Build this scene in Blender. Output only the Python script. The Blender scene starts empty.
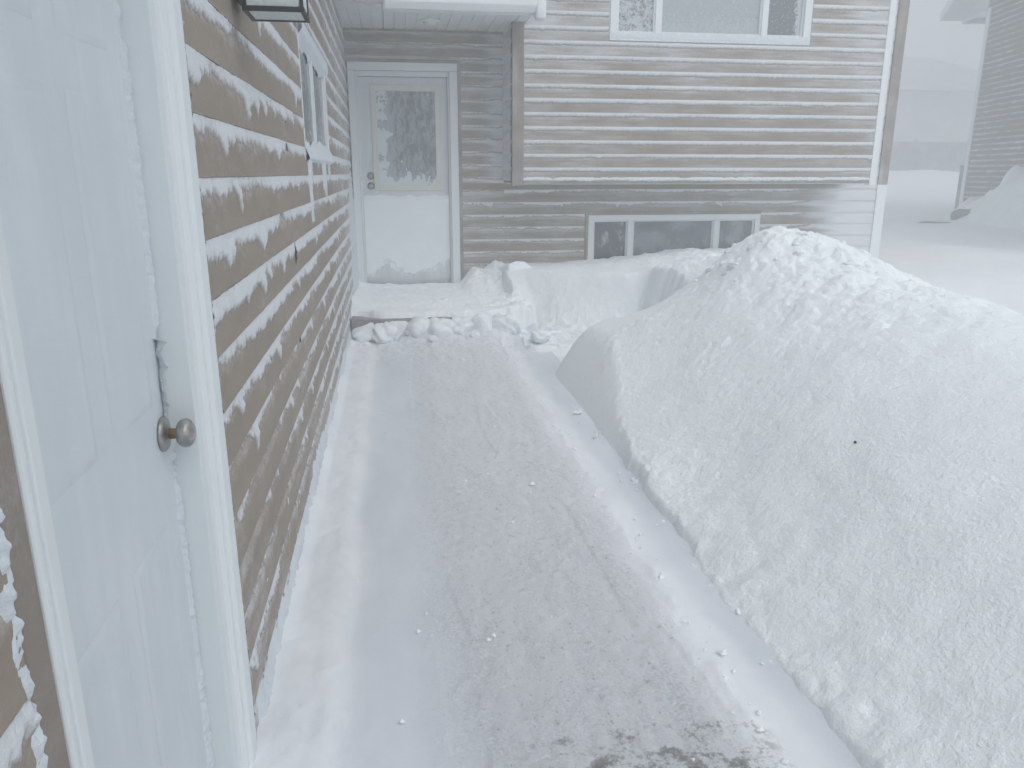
import bpy, math, random
import numpy as np
from mathutils import Vector, Matrix
random.seed(7); rng = np.random.default_rng(11)
R = math.radians
sc = bpy.context.scene
COL = sc.collection
CAMH = 1.36

# ------------------------------------------------------------------ noise
def _hash(ix, iy, seed):
    h = (ix.astype(np.int64)*374761393 + iy.astype(np.int64)*668265263 + seed*1442695041) & 0xffffffff
    h = ((h ^ (h >> 13))*1274126177) & 0xffffffff
    h = (h ^ (h >> 16)) & 0xffffffff
    return h/4294967295.0
def vnoise(x, y, seed=0):
    x = np.asarray(x, float); y = np.asarray(y, float)
    x, y = np.broadcast_arrays(x, y)
    ix = np.floor(x); iy = np.floor(y); fx = x-ix; fy = y-iy
    def g(a, b):
        an = _hash(ix+a, iy+b, seed)*2*np.pi
        return np.cos(an)*(fx-a)+np.sin(an)*(fy-b)
    sx = fx*fx*fx*(fx*(fx*6-15)+10); sy = fy*fy*fy*(fy*(fy*6-15)+10)
    a = g(0,0)*(1-sx)+g(1,0)*sx; b = g(0,1)*(1-sx)+g(1,1)*sx
    return (a*(1-sy)+b*sy)*1.5          # about -1..1
def fbm(x, y, seed=0, octv=4, gain=.5):
    s = 0; a = 1; f = 1
    for k in range(octv):
        s = s+a*vnoise(np.asarray(x)*f+k*17.3, np.asarray(y)*f-k*9.1, seed+k*31); a *= gain; f *= 2.03
    return s
def lumps(x, y, seed=0, k=1.0):
    """rounded clods: 1 at a cell's own centre, 0 between them"""
    x = np.asarray(x, float); y = np.asarray(y, float); x, y = np.broadcast_arrays(x, y)
    ix = np.floor(x); iy = np.floor(y); best = np.zeros_like(x)
    for a in (-1,0,1):
        for b in (-1,0,1):
            cx = ix+a+_hash(ix+a, iy+b, seed); cy = iy+b+_hash(ix+a, iy+b, seed+5)
            r = .25+.5*_hash(ix+a, iy+b, seed+9)
            d = ((x-cx)**2+(y-cy)**2)/(r*r)
            best = np.maximum(best, r*np.sqrt(np.clip(1-d, 0, 1)))
    return best
def sstep(a, b, x):
    t = np.clip((x-a)/(b-a), 0, 1); return t*t*(3-2*t)

def ray(px, py):
    p, yv = R(15.3), R(8.7)
    f = Vector((math.sin(yv)*math.cos(p), math.cos(yv)*math.cos(p), -math.sin(p)))
    r_ = Vector((math.cos(yv), -math.sin(yv), 0)); u_ = r_.cross(f)
    return f+r_*((px-512)/770)+u_*((384-py)/770)

# ------------------------------------------------------------------ tags and meshes
def tag(o, label=None, cat=None, group=None, kind=None):
    if label: o['label'] = label
    if cat: o['category'] = cat
    if group: o['group'] = group
    if kind: o['kind'] = kind
    return o
def empty(name, loc=(0,0,0), rz=0):
    o = bpy.data.objects.new(name, None); COL.objects.link(o)
    o.location = loc; o.rotation_euler = (0,0,rz); o.empty_display_size = .1
    bpy.context.view_layer.update()
    return o
class MB:
    def __init__(s): s.v = []; s.f = []
    def add(s, vs, fs):
        n = len(s.v); s.v += [tuple(p) for p in vs]; s.f += [tuple(i+n for i in f) for f in fs]; return s
    def box(s, x0, x1, y0, y1, z0, z1):
        vs = [(x,y,z) for x in (x0,x1) for y in (y0,y1) for z in (z0,z1)]
        return s.add(vs, [(0,1,3,2),(4,6,7,5),(0,4,5,1),(2,3,7,6),(0,2,6,4),(1,5,7,3)])
    def prism(s, poly, axis, a, b):
        """poly: 2-D outline, extruded along axis ('x','y','z') from a to b"""
        n = len(poly)
        def P(p, t):
            return {'x': (t,p[0],p[1]), 'y': (p[0],t,p[1]), 'z': (p[0],p[1],t)}[axis]
        vs = [P(p,a) for p in poly]+[P(p,b) for p in poly]
        fs = [tuple(range(n)), tuple(range(2*n-1, n-1, -1))]
        fs += [(i, i+n, (i+1)%n+n, (i+1)%n) for i in range(n)]
        return s.add(vs, fs)
    def lathe(s, prof, origin, axis, n=28):
        """prof: (distance along axis, radius)"""
        ax = Vector(axis).normalized(); u = ax.orthogonal().normalized(); w = ax.cross(u)
        vs = []; fs = []
        for (t, r) in prof:
            for k in range(n):
                a = 2*math.pi*k/n
                vs.append(Vector(origin)+ax*t+(u*math.cos(a)+w*math.sin(a))*r)
        for j in range(len(prof)-1):
            for k in range(n):
                fs.append((j*n+k, j*n+(k+1)%n, (j+1)*n+(k+1)%n, (j+1)*n+k))
        fs.append(tuple(range(n))); fs.append(tuple((len(prof)-1)*n+k for k in range(n)))
        return s.add(vs, fs)
    def build(s, name, m, parent=None, bevel=0, smooth=False):
        me = bpy.data.meshes.new(name); me.from_pydata(s.v, [], s.f)
        me.materials.append(m); me.update()
        import bmesh
        b = bmesh.new(); b.from_mesh(me); bmesh.ops.recalc_face_normals(b, faces=b.faces)
        if bevel:
            bmesh.ops.bevel(b, geom=[e for e in b.edges if len(e.link_faces)==2 and e.calc_face_angle(0) > .5], offset=bevel, segments=2, affect='EDGES', profile=.5)
        b.to_mesh(me); b.free()
        return link(name, me, parent, smooth)
def link(name, me, parent=None, smooth=False):
    o = bpy.data.objects.new(name, me); COL.objects.link(o)
    if smooth: me.polygons.foreach_set('use_smooth', [True]*len(me.polygons))
    if parent is not None:
        o.parent = parent; o.matrix_parent_inverse = parent.matrix_world.inverted()
    return o
def grid_mesh(name, P, m, parent=None, keep=None, smooth=True, flip=False, film=None):
    """P: (n, k, 3) points; keep: (n-1, k-1) bool of the quads that exist"""
    n, k = P.shape[:2]
    idx = np.arange(n*k).reshape(n, k)
    q = np.stack([idx[:-1,:-1], idx[1:,:-1], idx[1:,1:], idx[:-1,1:]], -1).reshape(-1, 4)
    if flip: q = q[:, ::-1]
    V = P.reshape(-1, 3); F_ = None if film is None else film.reshape(-1)
    if keep is not None:
        q = q[keep.reshape(-1)]
        used = np.unique(q); mp = -np.ones(len(V), int); mp[used] = np.arange(len(used))
        V = V[used]; q = mp[q]; F_ = None if F_ is None else F_[used]
    me = bpy.data.meshes.new(name)
    me.vertices.add(len(V)); me.vertices.foreach_set('co', V.astype(np.float32).ravel())
    me.loops.add(q.size); me.loops.foreach_set('vertex_index', q.astype(np.int32).ravel())
    me.polygons.add(len(q)); me.polygons.foreach_set('loop_start', np.arange(0, q.size, 4, dtype=np.int32))
    me.polygons.foreach_set('use_smooth', np.full(len(q), smooth))
    if F_ is not None:
        at = me.attributes.new('film', 'FLOAT', 'POINT'); at.data.foreach_set('value', F_.astype(np.float32))
    me.materials.append(m); me.update(calc_edges=True)
    return link(name, me, parent)

# ------------------------------------------------------------------ materials
class NT:
    def __init__(s, name):
        s.m = bpy.data.materials.new(name); s.m.use_nodes = True
        s.t = s.m.node_tree; s.t.nodes.clear()
        s.out = s.t.nodes.new('ShaderNodeOutputMaterial')
        s.b = s.t.nodes.new('ShaderNodeBsdfPrincipled'); s.L(s.b.outputs[0], s.out.inputs[0])
        s.pos = s.t.nodes.new('ShaderNodeNewGeometry').outputs['Position']
        sp = s.t.nodes.new('ShaderNodeSeparateXYZ'); s.L(s.pos, sp.inputs[0]); s.X, s.Y, s.Z = sp.outputs
    def L(s, a, b): s.t.links.new(a, b)
    def val(s, node, i, v):
        if hasattr(v, 'links') or isinstance(v, bpy.types.NodeSocket): s.L(v, node.inputs[i])
        else: node.inputs[i].default_value = v
    def math(s, op, a, b=0.0, clamp=False):
        n = s.t.nodes.new('ShaderNodeMath'); n.operation = op; n.use_clamp = clamp
        s.val(n, 0, a); s.val(n, 1, b); return n.outputs[0]
    def noise(s, scale, stretch=(1,1,1), detail=5, rough=.55, off=(0,0,0), dist=0):
        mp = s.t.nodes.new('ShaderNodeMapping'); s.L(s.pos, mp.inputs[0])
        mp.inputs['Scale'].default_value = stretch; mp.inputs['Location'].default_value = off
        n = s.t.nodes.new('ShaderNodeTexNoise'); s.L(mp.outputs[0], n.inputs['Vector'])
        n.inputs['Scale'].default_value = scale; n.inputs['Detail'].default_value = detail
        n.inputs['Roughness'].default_value = rough; n.inputs['Distortion'].default_value = dist
        return n.outputs[0]
    def voro(s, scale, stretch=(1,1,1)):
        mp = s.t.nodes.new('ShaderNodeMapping'); s.L(s.pos, mp.inputs[0]); mp.inputs['Scale'].default_value = stretch
        n = s.t.nodes.new('ShaderNodeTexVoronoi'); s.L(mp.outputs[0], n.inputs['Vector']); n.inputs['Scale'].default_value = scale
        return n.outputs['Distance']
    def ramp(s, x, a, b, lo=0.0, hi=1.0):
        n = s.t.nodes.new('ShaderNodeMapRange'); n.interpolation_type = 'SMOOTHSTEP'
        s.L(x, n.inputs[0]); n.inputs[1].default_value = a; n.inputs[2].default_value = b
        n.inputs[3].default_value = lo; n.inputs[4].default_value = hi; return n.outputs[0]
    def mix(s, f, a, b):
        n = s.t.nodes.new('ShaderNodeMix'); n.data_type = 'RGBA'
        s.val(n, 0, f)
        for i, c in ((6, a), (7, b)):
            if isinstance(c, tuple): n.inputs[i].default_value = (*c, 1)
            else: s.L(c, n.inputs[i])
        return n.outputs[2]
    def color(s, c):
        if isinstance(c, tuple): s.b.inputs['Base Color'].default_value = (*c, 1)
        else: s.L(c, s.b.inputs['Base Color'])
    def rough(s, v, spec=.5, metal=0):
        s.val(s.b, 'Roughness', v) if not isinstance(v, float) else None
        if isinstance(v, float): s.b.inputs['Roughness'].default_value = v
        s.b.inputs['Specular IOR Level'].default_value = spec; s.b.inputs['Metallic'].default_value = metal
    def bump(s, h, dist, strength=1.0, prev=None):
        n = s.t.nodes.new('ShaderNodeBump'); n.inputs['Distance'].default_value = dist
        n.inputs['Strength'].default_value = strength; s.L(h, n.inputs['Height'])
        if prev is not None: s.L(prev, n.inputs['Normal'])
        s.L(n.outputs[0], s.b.inputs['Normal']); return n.outputs[0]

SNOW = (.88, .92, .945)
def m_snow(name, fine=.004, coarse=.012, col=SNOW, fs=160, cs=28):
    n = NT(name)
    a = n.noise(cs, detail=6, rough=.6); b = n.noise(fs, detail=3, rough=.7)
    n.color(n.mix(n.ramp(a, .35, .7), tuple(c*.965 for c in col), col)); n.rough(.75, .25)
    p = n.bump(a, coarse, .8); n.bump(b, fine, .8, p)
    return n.m
M = {}
M['snow'] = m_snow('packed_snow', .0050, .004, fs=80, cs=40)
M['snow_soft'] = m_snow('drifted_snow', .002, .01, fs=90, cs=7)
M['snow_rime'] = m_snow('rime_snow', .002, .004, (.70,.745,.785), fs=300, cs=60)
M['snow_far'] = m_snow('far_snow', .0, .05, (.85,.88,.905), fs=4, cs=.5)

def m_crust(name, col, base=(.27,.232,.20)):
    n = NT(name); at = n.t.nodes.new('ShaderNodeAttribute'); at.attribute_name = 'film'
    g = n.noise(190, detail=3, rough=.7); a = n.noise(45, detail=5, rough=.65)
    t = n.math('ADD', at.outputs['Fac'], n.math('ADD', n.math('MULTIPLY', n.math('SUBTRACT', g, .5), .55), n.math('MULTIPLY', n.math('SUBTRACT', a, .5), .7)))
    n.color(n.mix(n.ramp(t, -.05, .72, .12, 1), base, col)); n.rough(.75, .25)
    p = n.bump(a, .004, .7); n.bump(g, .002, .8, p); return n.m
M['crust'] = m_crust('thin_wind_crust', (.70,.72,.75))
M['crust_bay'] = m_crust('lap_snow', (.70,.72,.75))
def m_siding(name, base=(.30,.252,.212), frost=.12, scale=14, stretch=(1,.25,3), grad=None, top=1.0, band=.3, zo=0.055, pitch=.127):
    """vinyl cladding with rime clinging to it: frost is how much of it there is, grad a list of (axis, a, b, gain)"""
    n = NT(name)
    big = n.noise(1.6, (1,1,2.2), detail=5, off=(3.1,1.7,.4)); mid = n.noise(scale, stretch, detail=6, rough=.65)
    spk = n.noise(120, (1,1,1), detail=3, rough=.7)
    f = n.math('ADD', n.math('MULTIPLY', n.math('SUBTRACT', big, .5), .9), n.math('MULTIPLY', n.math('SUBTRACT', mid, .5), .9))
    f = n.math('ADD', f, n.math('MULTIPLY', n.math('SUBTRACT', spk, .5), .5))
    f = n.math('ADD', f, frost)
    for ax, a, b, gain in (grad or []):
        f = n.math('ADD', f, n.ramp({'X': n.X, 'Y': n.Y, 'Z': n.Z}[ax], a, b, 0, gain))
    # rime sits on the sloping upper third of every lap and thins out below it
    ph = n.math('FRACT', n.math('DIVIDE', n.math('SUBTRACT', n.math('ADD', n.Z, n.math('MULTIPLY', n.math('SUBTRACT', mid, .5), .03)), zo), pitch))
    f = n.math('ADD', f, n.math('MULTIPLY', n.ramp(ph, .42, .80), band))
    f = n.math('MINIMUM', n.ramp(f, -.15, .85), top)
    dirt = n.noise(9, (1,.3,1), detail=4)
    c = n.mix(n.ramp(dirt, .3, .7), tuple(k*.92 for k in base), tuple(k*1.06 for k in base))
    n.color(n.mix(f, c, (.72,.74,.77))); n.rough(.62, .3)
    grain = n.noise(70, (1,.05,3) if stretch[1] < 1 else (.05,1,3), detail=3)
    p = n.bump(grain, .0008, .5); n.bump(n.math('MULTIPLY', spk, f), .003, .9, p)
    return n.m
M['sid_left'] = m_siding('beige_siding_left', base=(.315,.262,.215), frost=-.14, zo=.082, band=.30, stretch=(1,.8,1.6), grad=[('Y',4.2,7.6,.36),('Z',1.9,2.7,.06),('Z',.45,.0,.28)])
M['sid_bay'] = m_siding('beige_siding_bay', zo=1.29, band=.2, frost=.0, scale=9, stretch=(.3,1,3), grad=[('X',2.6,1.3,.14),('X',4.4,5.0,.22),('Z',1.9,2.6,.18)], top=.8)
M['sid_low'] = m_siding('beige_siding_low', frost=.08, scale=9, stretch=(.22,1,3), grad=[('X',4.5,5.25,.9),('Z',2.1,2.75,.12),('Z',1.12,1.26,-.35)], top=.92)
M['sid_entry'] = m_siding('beige_siding_entry', frost=-.02, scale=9, stretch=(.3,1,3), band=.45, grad=[('X',.9,1.15,.5)], top=.85)
M['sid_plain'] = m_siding('beige_siding_plain', frost=-.1)
M['sid_neigh'] = m_siding('brown_siding_neighbour', base=(.135,.112,.10), frost=-.25, band=.5, zo=-.6, scale=3, stretch=(.3,1,3))
def m_white(name, col=(.60,.66,.685), frost=.35, streak=(1,1,.08)):
    n = NT(name); a = n.noise(22, streak, detail=5, rough=.6); b = n.noise(3.0, detail=4)
    spk = n.noise(240, detail=3, rough=.7)
    f = n.math('MULTIPLY', n.ramp(n.math('ADD', n.math('MULTIPLY', a, .5), n.math('MULTIPLY', b, .5)), .40, .68), frost)
    n.color(n.mix(f, col, (.80,.835,.86))); n.rough(.5, .35)
    p = n.bump(a, .0015, .5); n.bump(spk, .0006, .6, p); return n.m
M['white_door'] = m_white('white_door_rimed', (.63,.675,.705), .35)
M['white_trim'] = m_white('white_trim_rimed', (.77,.80,.81), .4)
M['white_jamb'] = m_white('white_jamb_rimed', (.72,.76,.775), .3)
M['soffit'] = m_white('white_soffit', (.70,.73,.735), .3)
M['door_front'] = m_white('front_door_rimed', (.64,.675,.70), .5)
M['cream'] = m_white('cream_glass_frame', (.66,.655,.60), .35)
def m_plain(name, col, rough=.5, metal=0.0, var=.12, sc_=20, bump=.0008):
    n = NT(name); a = n.noise(sc_, detail=5)
    n.color(n.mix(n.ramp(a, .3, .7), tuple(c*(1-var) for c in col), tuple(min(1, c*(1+var)) for c in col)))
    n.rough(float(rough), .5, metal); n.bump(a, bump, .6); return n.m
M['brown_trim'] = m_siding('taupe_trim', base=(.27,.232,.20), frost=.02, scale=7, stretch=(1,1,.3), band=0)
M['black'] = m_plain('black_painted_metal', (.028,.028,.03), .55)
M['gap'] = m_plain('dark_weatherstrip', (.03,.028,.028), .8)
M['chrome'] = m_plain('worn_nickel', (.40,.39,.37), .38, .85, .25, 60, .0012)
M['brass'] = m_plain('tarnished_brass', (.24,.17,.09), .5, .6, .3, 80, .001)
M['concrete'] = m_plain('grey_concrete', (.30,.30,.305), .85, 0, .2, 12, .004)
M['shingle'] = m_plain('snowy_shingle', (.70,.72,.75), .85, 0, .1, 6, .02)
M['wall_in'] = m_plain('wall_core', (.3,.28,.26), .9)
M['fence'] = m_plain('grey_fence_wood', (.27,.27,.28), .85, 0, .25, 3, .01)
M['far_wall'] = m_plain('far_house_wall', (.40,.41,.42), .8, 0, .15, 1, .01)
M['far_roof'] = m_plain('far_house_roof', (.33,.35,.37), .8, 0, .15, 1, .01)
M['dark_clump'] = m_plain('dark_frozen_soil', (.13,.115,.10), .9, 0, .4, 14, .03)
M['lamp_glass'] = m_plain('frosted_lamp_glass', (.62,.67,.68), .35, 0, .12, 60, .0008)
M['twig'] = m_plain('dark_twig', (.04,.032,.026), .8)
def m_glass(name, dark=(.05,.057,.065), frost=.5, sc_=18, lo=.45, hi=.62, stretch=(1,1,1), grad=None, crystal=False, white=(.62,.66,.69)):
    n = NT(name); a = n.noise(sc_, stretch, detail=7, rough=.68, dist=.6)
    if crystal:
        v = n.voro(60); a = n.math('SUBTRACT', n.math('ADD', a, .02), n.math('MULTIPLY', n.math('SUBTRACT', v, .4), .12))
    for ax, p, q, g in (grad or []):
        a = n.math('ADD', a, n.ramp({'X': n.X, 'Y': n.Y, 'Z': n.Z}[ax], p, q, 0, g))
    f = n.math('MULTIPLY', n.ramp(a, lo, hi), frost)
    n.color(n.mix(f, dark, white)); n.L(n.ramp(f, 0, .5, .12, .6), n.b.inputs['Roughness'])
    n.b.inputs['Specular IOR Level'].default_value = .6
    n.bump(a, .002, .4); return n.m
M['gl_door'] = m_glass('frosted_door_glass', (.19,.215,.235), .5, 26, .36, .68, (1,1,.45), [('X',.14,-.08,.2),('Z',1.42,1.26,.1)])
M['gl_up1'] = m_glass('crystal_frosted_pane', (.14,.155,.165), .8, 22, .36, .56, crystal=True)
M['gl_up2'] = m_glass('cloudy_pane', (.36,.405,.42), .3, 45, .35, .75, grad=[('Z',2.9,2.6,.2)])
M['gl_up3'] = m_glass('speckled_pane', (.17,.185,.195), .8, 40, .55, .68, grad=[('X',3.93,4.04,.3)])
M['gl_low1'] = m_glass('scratched_frost_pane', (.11,.12,.135), .5, 9, .50, .66, (1,1,.5))
M['gl_low2'] = m_glass('hazy_low_pane', (.12,.14,.16), .32, 2.2, .35, .7, grad=[('Z',.8,.5,.1)])
M['gl_low3'] = m_glass('hazy_low_side_pane', (.15,.165,.18), .5, 3.5, .4, .7)
M['gl_side'] = m_glass('side_window_pane', (.13,.14,.15), .35, 6, .4, .7)

# packed snow and ice on the path, asphalt showing through
def m_path():
    n = NT('trodden_snow_on_asphalt')
    wob = n.math('MULTIPLY', n.math('SUBTRACT', n.noise(2.2, detail=4), .5), .16)
    X = n.math('ADD', n.X, wob)
    mid = n.math('MULTIPLY', n.ramp(X, -.02, .22), n.ramp(X, .90, .74))
    icy = n.math('MULTIPLY', n.ramp(X, -.22, -.10), n.ramp(X, .30, .02))
    strk = n.noise(16, (1,.16,1), detail=7, rough=.7); grit = n.noise(95, detail=6, rough=.8)
    blot = n.noise(4.5, (1,.6,1), detail=6, rough=.65); lng = n.noise(3, (1.3,.4,1), detail=5, rough=.6, off=(5,2,1))
    icy = n.math('MAXIMUM', icy, n.ramp(X, .92, 1.0, 0, 1))
    snow = n.mix(n.ramp(blot, .3, .7), (.78,.80,.84), (.85,.87,.90))
    ice = n.mix(n.ramp(lng, .3, .7), (.64,.68,.735), (.73,.76,.81))
    c = n.mix(n.math('MULTIPLY', icy, .95), snow, ice)
    wk = n.math('ADD', n.math('MULTIPLY', strk, .45), n.math('MULTIPLY', blot, .55))
    worn = n.math('MULTIPLY', n.ramp(wk, .40, .62), mid)
    c = n.mix(n.math('MULTIPLY', worn, .8), c, n.mix(n.ramp(grit, .36, .64), (.56,.59,.635), (.84,.865,.895)))
    # crushed crystals
    c = n.mix(n.math('MULTIPLY', n.ramp(grit, .56, .66), n.math('MULTIPLY', mid, .5)), c, (.9,.94,.96))
    c = n.mix(n.math('MULTIPLY', n.ramp(n.noise(60, (1,.6,1), detail=5, rough=.8, off=(2,7,3)), .57, .68), n.math('MULTIPLY', mid, .7)), c, (.33,.335,.345))
    # asphalt and old grass grit breaking through, mostly at the near end
    near = n.math('ADD', n.ramp(n.Y, 1.80, 1.36, 0, .14), n.ramp(n.Y, 5.2, 2.4, 0, .055))
    g2 = n.noise(75, detail=7, rough=.85, off=(9,4,2)); g1 = n.noise(13, detail=6, off=(4,8,0), rough=.6)
    e = n.math('ADD', n.math('ADD', n.math('MULTIPLY', g2, .55), n.math('MULTIPLY', g1, .55)), near)
    zone = n.math('MULTIPLY', n.ramp(n.X, .18, .42), n.ramp(n.X, .93, .84))
    dk = n.math('MULTIPLY', n.ramp(e, .70, .80), zone)
    c = n.mix(n.math('MULTIPLY', dk, .85), c, n.mix(n.ramp(g2, .4, .6), (.07,.06,.048), (.30,.285,.26)))
    n.color(c); n.rough(.6, .35)
    p = n.bump(n.math('MULTIPLY', grit, n.math('ADD', mid, .25)), .006, .9)
    n.bump(n.math('MULTIPLY', g2, n.math('ADD', mid, .1)), .004, .7, p); return n.m
M['path'] = m_path()

# ------------------------------------------------------------------ cladding geometry
def siding(name, axis, plane, sgn, u0, u1, z0, z1, m, parent, holes=(), pitch=.127, zoff=0, proud=.014, flat=.66):
    """Lap cladding: axis 'x' or 'y' is the direction it runs along, plane the wall face, sgn which way it looks"""
    vs = []; fs = []
    def P(u, d, z): return (u, plane+sgn*d, z) if axis == 'x' else (plane+sgn*d, u, z)
    segs = []
    k = math.floor((z0-zoff)/pitch)
    while zoff+k*pitch < z1:
        b = zoff+k*pitch
        segs.append((b, b, .002, proud)); segs.append((b, b+flat*pitch, proud, proud*.86))
        segs.append((b+flat*pitch, b+pitch*.9, proud*.86, .004)); segs.append((b+pitch*.9, b+pitch, .004, .002))
        k += 1
    for (za, zb, da, db) in segs:
        if zb < z0 or za > z1: continue
        cuts = sorted({za, zb} | {h for hh in holes for h in hh[2:] if za < h < zb} | {c for c in (z0, z1) if za < c < zb})
        if len(cuts) == 1: cuts = [za, za]
        for p, q in zip(cuts, cuts[1:]):
            mid = (p+q)/2
            if mid < z0 or mid > z1: continue
            def D(z): return da if zb == za else da+(db-da)*(z-za)/(zb-za)
            dp, dq = (da, db) if zb == za else (D(p), D(q))
            iv = [(u0, u1)]
            for (a, b_, c, d_) in holes:
                if c < mid < d_ or (zb == za and c <= mid < d_):
                    iv = [s for (l, r) in iv for s in ((l, min(r, a)), (max(l, b_), r)) if s[1]-s[0] > 1e-4]
            for l, r in iv:
                n = len(vs); vs += [P(l,dp,p), P(r,dp,p), P(r,dq,q), P(l,dq,q)]; fs.append((n,n+1,n+2,n+3))
    me = bpy.data.meshes.new(name); me.from_pydata(vs, [], fs); me.materials.append(m); me.update()
    return link(name, me, parent)

def siding_snow(axis, plane, sgn, u0, u1, z0, z1, m, parent, zoff, cover, thick=.009, rag=.014, drip=.05, step=.008,
                holes=(), pitch=.127, flat=.66, seed=0, proud=.014, name='snow_crust', nz=15, width=.045, fuzz=1.0, vary=1.0):
    """wind-packed snow lodged on every lap of the cladding: a thin crust that thins out to nothing, ragged and dripping below"""
    n = int((u1-u0)/step)+1; u = np.linspace(u0, u1, n)
    k = math.ceil((z0-zoff)/pitch)-1; row = 0; cols = []; oks = []; films = []
    while zoff+k*pitch < z1:
        b = zoff+k*pitch; zt = b+pitch
        if zt > z0+.02 and zt < z1:
            s = seed+row*13
            zl = max(b+.006, zt-width-.012-drip) if drip > .03 else zt-width-.02
            rel = np.linspace(0, 1, nz)**.8
            U, Z = np.meshgrid(u, zl+(zt-.0012-zl)*rel, indexing='ij')
            amt = cover(U, Z)+vary*(.38*fbm(U*1.5, row*3.7, s, 3)+.22*fbm(U*9, row*1.3, s+9, 3))
            low = zt-width*np.clip(amt, 0, 1.15)
            tooth = np.clip(vnoise(U*9+.5*(Z-b)*9, row*2.3, s+2)-.42, 0, 1)*3.2*(.6+np.clip(vnoise(U*24, row, s+3), 0, 1)*.8)
            low = low-drip*tooth*np.clip(amt, 0, 1)-rag*fbm(U*34, row*3, s+1, 3)
            T = sstep(low-.016, low+.026, Z)*(.35+.65*np.clip(amt, 0, 1.2))
            T = T*(1-.25*((Z-zt+width*.4)/width)**2)
            T = T-.42*sstep(.55, .05, amt)-.14
            T = T+fuzz*(.24*fbm(U*60, Z*70, s+4, 3)+.10*vnoise(U*170, Z*190, s+6))*sstep(-.2, .2, T)
            f_ = (Z-b)/pitch
            D = np.where(f_ < flat, proud*(1-.14*f_/flat), np.where(f_ < .9, proud*.86+(.004-proud*.86)*(f_-flat)/(.9-flat), .004))
            D = D+np.clip(T, -.15, 1.1)*thick
            P = np.stack([U, plane+sgn*D, Z], -1) if axis == 'x' else np.stack([plane+sgn*D, U, Z], -1)
            ok = T > -.0
            for (a, b_, c, d_) in holes: ok &= ~((U > a) & (U < b_) & (Z > c) & (Z < d_))
            q = ok[:-1,:-1] | ok[1:,:-1] | ok[1:,1:] | ok[:-1,1:]
            for (a, b_, c, d_) in holes:
                hit = (U > a) & (U < b_) & (Z > c) & (Z < d_)
                q &= ~(hit[:-1,:-1] | hit[1:,:-1] | hit[1:,1:] | hit[:-1,1:])
            films.append(T[:, :1]) if cols else None; films.append(T)
            if cols: cols.append(P[:, :1]); oks.append(np.zeros((n-1, 2), bool))
            cols.append(P); oks.append(q)
        k += 1; row += 1
    if not cols: return None
    return grid_mesh(name, np.concatenate(cols, 1), m, parent, np.concatenate(oks, 1), film=np.concatenate(films, 1))

def plaster(name, axis, plane, sgn, u0, u1, z0, z1, m, parent, th, step=.01, dmin=-.0015):
    """snow blown flat against an upright face; th(u, z) is its thickness, none where <= 0"""
    nu = int((u1-u0)/step)+2; nz = int((z1-z0)/step)+2
    U, Z = np.meshgrid(np.linspace(u0, u1, nu), np.linspace(z0, z1, nz), indexing='ij')
    T = th(U, Z); ok = T > 0; D = np.clip(T, dmin, 1)
    P = np.stack([U, plane+sgn*D, Z], -1) if axis == 'x' else np.stack([plane+sgn*D, U, Z], -1)
    keep = ok[:-1,:-1] | ok[1:,:-1] | ok[1:,1:] | ok[:-1,1:]
    return grid_mesh(name, P, m, parent, keep)

# ================================================================== THE HOUSE
house = tag(empty('house', (0, 8.2, 0)), 'beige clapboard house wrapped round the path, with snow caught on every lap', 'house')
WX = -.40          # face of the side wall along the path
FY = 8.20          # face of the recessed front wall
BY = 7.65          # face of the overhanging bay
ZS = 2.71          # soffit
# doors and windows: u0,u1,z0,z1
SD = (.748, 1.689, -.2, 2.08)       # side door with casing
SWN = (3.86, 5.42, 1.42, 2.02)     # side window
FD = (-.375, .70, .0, 2.415)       # front door with casing
LW = (2.08, 4.03, .25, .93)        # basement window
UW = (2.10, 4.12, 2.57, 3.85)      # upper window
ZO = .082                          # where the laps of the side wall start
w1 = siding('side_wall', 'y', WX, 1, -3.2, FY, -.25, ZS, M['sid_left'], house, [SD, SWN], zoff=ZO)
w2 = siding('entry_wall', 'x', FY, -1, WX, 1.17, 1.26, ZS, M['sid_entry'], house, [FD], zoff=.055)
w3 = siding('basement_wall', 'x', FY, -1, WX, 5.40, -.1, 1.26, M['sid_low'], house, [FD, LW], zoff=.055)
w3b = siding('main_wall', 'x', FY, -1, 4.97, 5.40, 1.26, 5.4, M['sid_low'], house, zoff=.055)
w4 = siding('bay_wall', 'x', BY, -1, 1.17, 4.97, 1.29, 5.4, M['sid_bay'], house, [UW], zoff=1.29)
w4b = siding('bay_return', 'y', 1.17, -1, BY, FY, 1.29, 5.4, M['sid_entry'], house, zoff=1.29)
w4c = siding('bay_return', 'y', 4.97, 1, BY, FY, 1.29, 5.4, M['sid_low'], house, zoff=1.29)
w5 = siding('end_wall', 'y', 5.50, 1, FY, 16, -.1, 5.4, M['sid_plain'], house, zoff=.055)
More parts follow.
